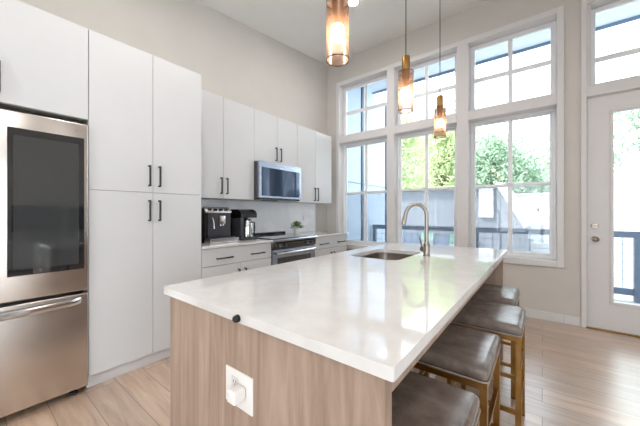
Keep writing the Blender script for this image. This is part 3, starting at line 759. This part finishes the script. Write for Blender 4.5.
# ------------------------------------------------------------------ outside: porch
struct('deck', box(bm_(), -3.15, 4.2, 4.331, 6.02, -.14, -.04), 'deck', label='grey deck outside the windows')
b = bm_(); prism(b, [(4.34, 4.01), (6.13, 4.11), (6.13, 4.17), (4.34, 4.12)], 'x', -3.3, 4.6); struct('porch_soffit', b, 'soffit', label='pale porch soffit above the windows')
struct('porch_fascia', box(bm_(), -3.3, 4.6, 6.131, 6.16, 4.06, 4.17), 'fascia', label='dark fascia board along the porch roof edge')
b = box(bm_(), -3.3, -3.12, 4.335, 6.74, -.14, 4.01); struct('wall_porch', b, 'bluesiding', label='blue grey panelled side wall of the porch')
b = bm_()
for y in (4.36, 5.49, 6.70): box(b, -3.12, -3.098, y - .04, y + .04, -.14, 4.0)
box(b, -3.12, -3.11, 4.34, 6.7, 1.86, 1.868)
struct('trim_11', b, 'darkbatten', label='dark vertical battens of the porch side wall')
t = thing('porch_railing', 'slate blue porch railing with square wire mesh outside the windows', 'railing', (.5, 5.95, -.04))
obj('top_rail', box(bm_(), -3.09, 4.2, 5.93, 5.97, .868, .96), 'rail', t)
obj('bottom_rail', box(bm_(), -3.09, 4.2, 5.93, 5.97, .045, .14), 'rail', t)
for x in (-3.045, -.955, 1.065, 3.1): obj('post', box(bm_(), x - .035, x + .035, 5.915, 5.985, -.04, .867), 'rail', t)
b = bm_(); x = -3.0
while x < 4.1:
    box(b, x - .003, x + .003, 5.947, 5.953, .14, .868); x += .135
for k in range(1, 6): box(b, -3.0, 4.15, 5.946, 5.954, .14 + k * .125 - .003, .14 + k * .125 + .003)
obj('wire_mesh', b, 'wire', t)

# ------------------------------------------------------------------ outside: neighbours and trees
GZ = -3.0
struct('ground', box(bm_(), -50, 50, 6.2, 80, GZ - .1, GZ), 'ground', label='pale ground beyond the porch')
t = thing('neighbour_house', 'grey sided neighbouring house with white window and steep white rake board', 'house', (-2.8, 12, GZ))
obj('wall', box(bm_(), -5.6, -1.0, 10, 14, GZ, 1.99), 'greysiding', t)
b = bm_(); prism(b, [(-1.0, GZ), (-.36, GZ), (-.36, .85), (-1.0, 2.0)], 'y', 10.02, 13.9); obj('side_wing', b, 'greysiding', t)
b = bm_(); prism(b, [(-1.10, 2.10), (-.97, 2.12), (-.29, .88), (-.40, .82)], 'y', 9.8, 10.0); obj('rake_board', b, 'stucco', t)
b = bm_(); prism(b, [(-.99, 2.10), (-.95, 2.14), (-.25, .90), (-.29, .86)], 'y', 10.001, 14.2); obj('roof', b, 'stucco', t)
obj('roof_edge', box(bm_(), -5.75, -.98, 9.85, 14.2, 1.992, 2.05), 'stucco', t)
wf = obj('window_frame', sash(box(bm_(), -1.53, -1.17, 9.93, 9.97, 1.56, 1.60), -1.54, -1.16, 1.10, 2.0, .05, 9.93, 9.999), 'stucco', t)
obj('pane', box(bm_(), -1.49, -1.21, 9.96, 9.985, 1.15, 1.95), 'stucco', wf)
lw = obj('lower_wall', box(bm_(), -5.4, -1.62, 9.88, 9.999, -.6, .50), 'garage', t)
for (xa, xb) in [(-3.35, -2.86), (-2.42, -1.95)]:
    f = obj('window_frame', sash(box(box(bm_(), xa, xb, 9.85, 9.87, .28, .31), (xa + xb) / 2 - .012, (xa + xb) / 2 + .012, 9.85, 9.87, -.05, .62), xa, xb, -.05, .62, .03, 9.84, 9.879), 'garage', t)
    obj('pane', box(bm_(), xa + .03, xb - .03, 9.871, 9.878, -.02, .59), 'greenpane', f)
t = thing('white_building', 'plain bright white building behind the grey house', 'building', (0, 16, GZ))
obj('wall', box(bm_(), -1.9, 1.15, 14.6, 15.6, GZ, 1.98), 'stucco', t)
obj('roof_cap', box(bm_(), -2.0, 1.2, 14.5, 15.7, 1.981, 2.04), 'stucco', t)
obj('wall_lamp', box(bm_(), -.16, -.10, 14.53, 14.599, 1.3, 1.44, .01, 1), 'darkgrey', t)
t = thing('white_fence_wall', 'tall white boarded wall seen through the patio door', 'fence', (3.5, 13, GZ))
obj('boards', box(bm_(), 1.4, 7.5, 13, 13.1, GZ, 2.62), 'whitesiding', t)
obj('cap_rail', box(bm_(), 1.38, 7.52, 12.96, 13.14, 2.621, 2.68), 'stucco', t)

def leaf_cloud(blobs, n, size):
    b = bm_()
    tot = sum(r[3] ** 2 for r in blobs)
    for (bx, by, bz, br) in blobs:
        for k in range(int(n * br * br / tot)):
            d = Vector((random.gauss(0, 1), random.gauss(0, 1), random.gauss(0, 1))).normalized()
            p = Vector((bx, by, bz)) + d * br * (random.uniform(.55, 1.08))
            s = Vector((random.uniform(-1, 1), random.uniform(-1, 1), random.uniform(-1, 1))).normalized()
            nn = (d * .8 + s).normalized(); u = nn.orthogonal().normalized(); v_ = nn.cross(u)
            a = random.uniform(0, PI); u, v_ = u * math.cos(a) + v_ * math.sin(a), v_ * math.cos(a) - u * math.sin(a)
            z = size * random.uniform(.6, 1.3)
            q = [b.verts.new(p + o) for o in (-u * z, v_ * z * .45 + nn * z * .12, u * z, -v_ * z * .45 + nn * z * .12)]
            b.faces.new((q[0], q[1], q[2])); b.faces.new((q[0], q[2], q[3]))
    return b
def tree(x, y, h, r, m, lab, n=15000, nb=30):
    t = thing('tree', lab, 'tree', (x, y, GZ))
    b = bm_(); tube(b, [(x, y, GZ), (x + .1, y, GZ + h * .3), (x - .05, y + .1, GZ + h * .6), (x, y, GZ + h * .8)], .2, 10, [.24, .19, .12, .05])
    blobs = []
    for k in range(nb):
        a = random.uniform(0, 2 * PI); rad = r * random.uniform(.1, .56); zz = GZ + h * random.uniform(.36, .9)
        rb = r * random.uniform(.30, .46)
        bx, by = x + rad * math.cos(a), y + rad * math.sin(a) * .8
        blobs.append((bx, by, min(zz, GZ + h - rb), rb))
        tube(b, [(x, y, GZ + h * .35), ((x + bx) / 2, (y + by) / 2, (GZ + h * .4 + zz) / 2), (bx, by, zz)], .05, 6, [.08, .05, .02])
    obj('trunk', b, 'bark', t, 60)
    obj('foliage', leaf_cloud(blobs, n, .11 * max(1, y / 19)), m, t)
tree(-8.2, 18.5, 11.2, 3.6, 'leafA', 'large yellow green tree at the left of the middle window')
tree(-7.5, 28, 14.2, 4.7, 'leafA', 'tall yellow green tree filling the right of the middle window')
tree(-1.8, 18.5, 8.9, 2.7, 'leafB', 'deep green tree at the left of the right window')
tree(1.9, 26.3, 10.9, 2.9, 'leafB', 'smaller green tree showing right of the muntin in the right window', 9000)
tree(4.6, 17.0, 10.2, 2.9, 'leafB', 'deep green tree seen through the patio door glass')
tree(-.3, 35, 9.2, 4.2, 'leafB', 'low distant green tree between the two nearer ones', 7000)
tree(-12.5, 46, 13.5, 6.8, 'leafB', 'distant green tree behind the yellow green ones', 8000)
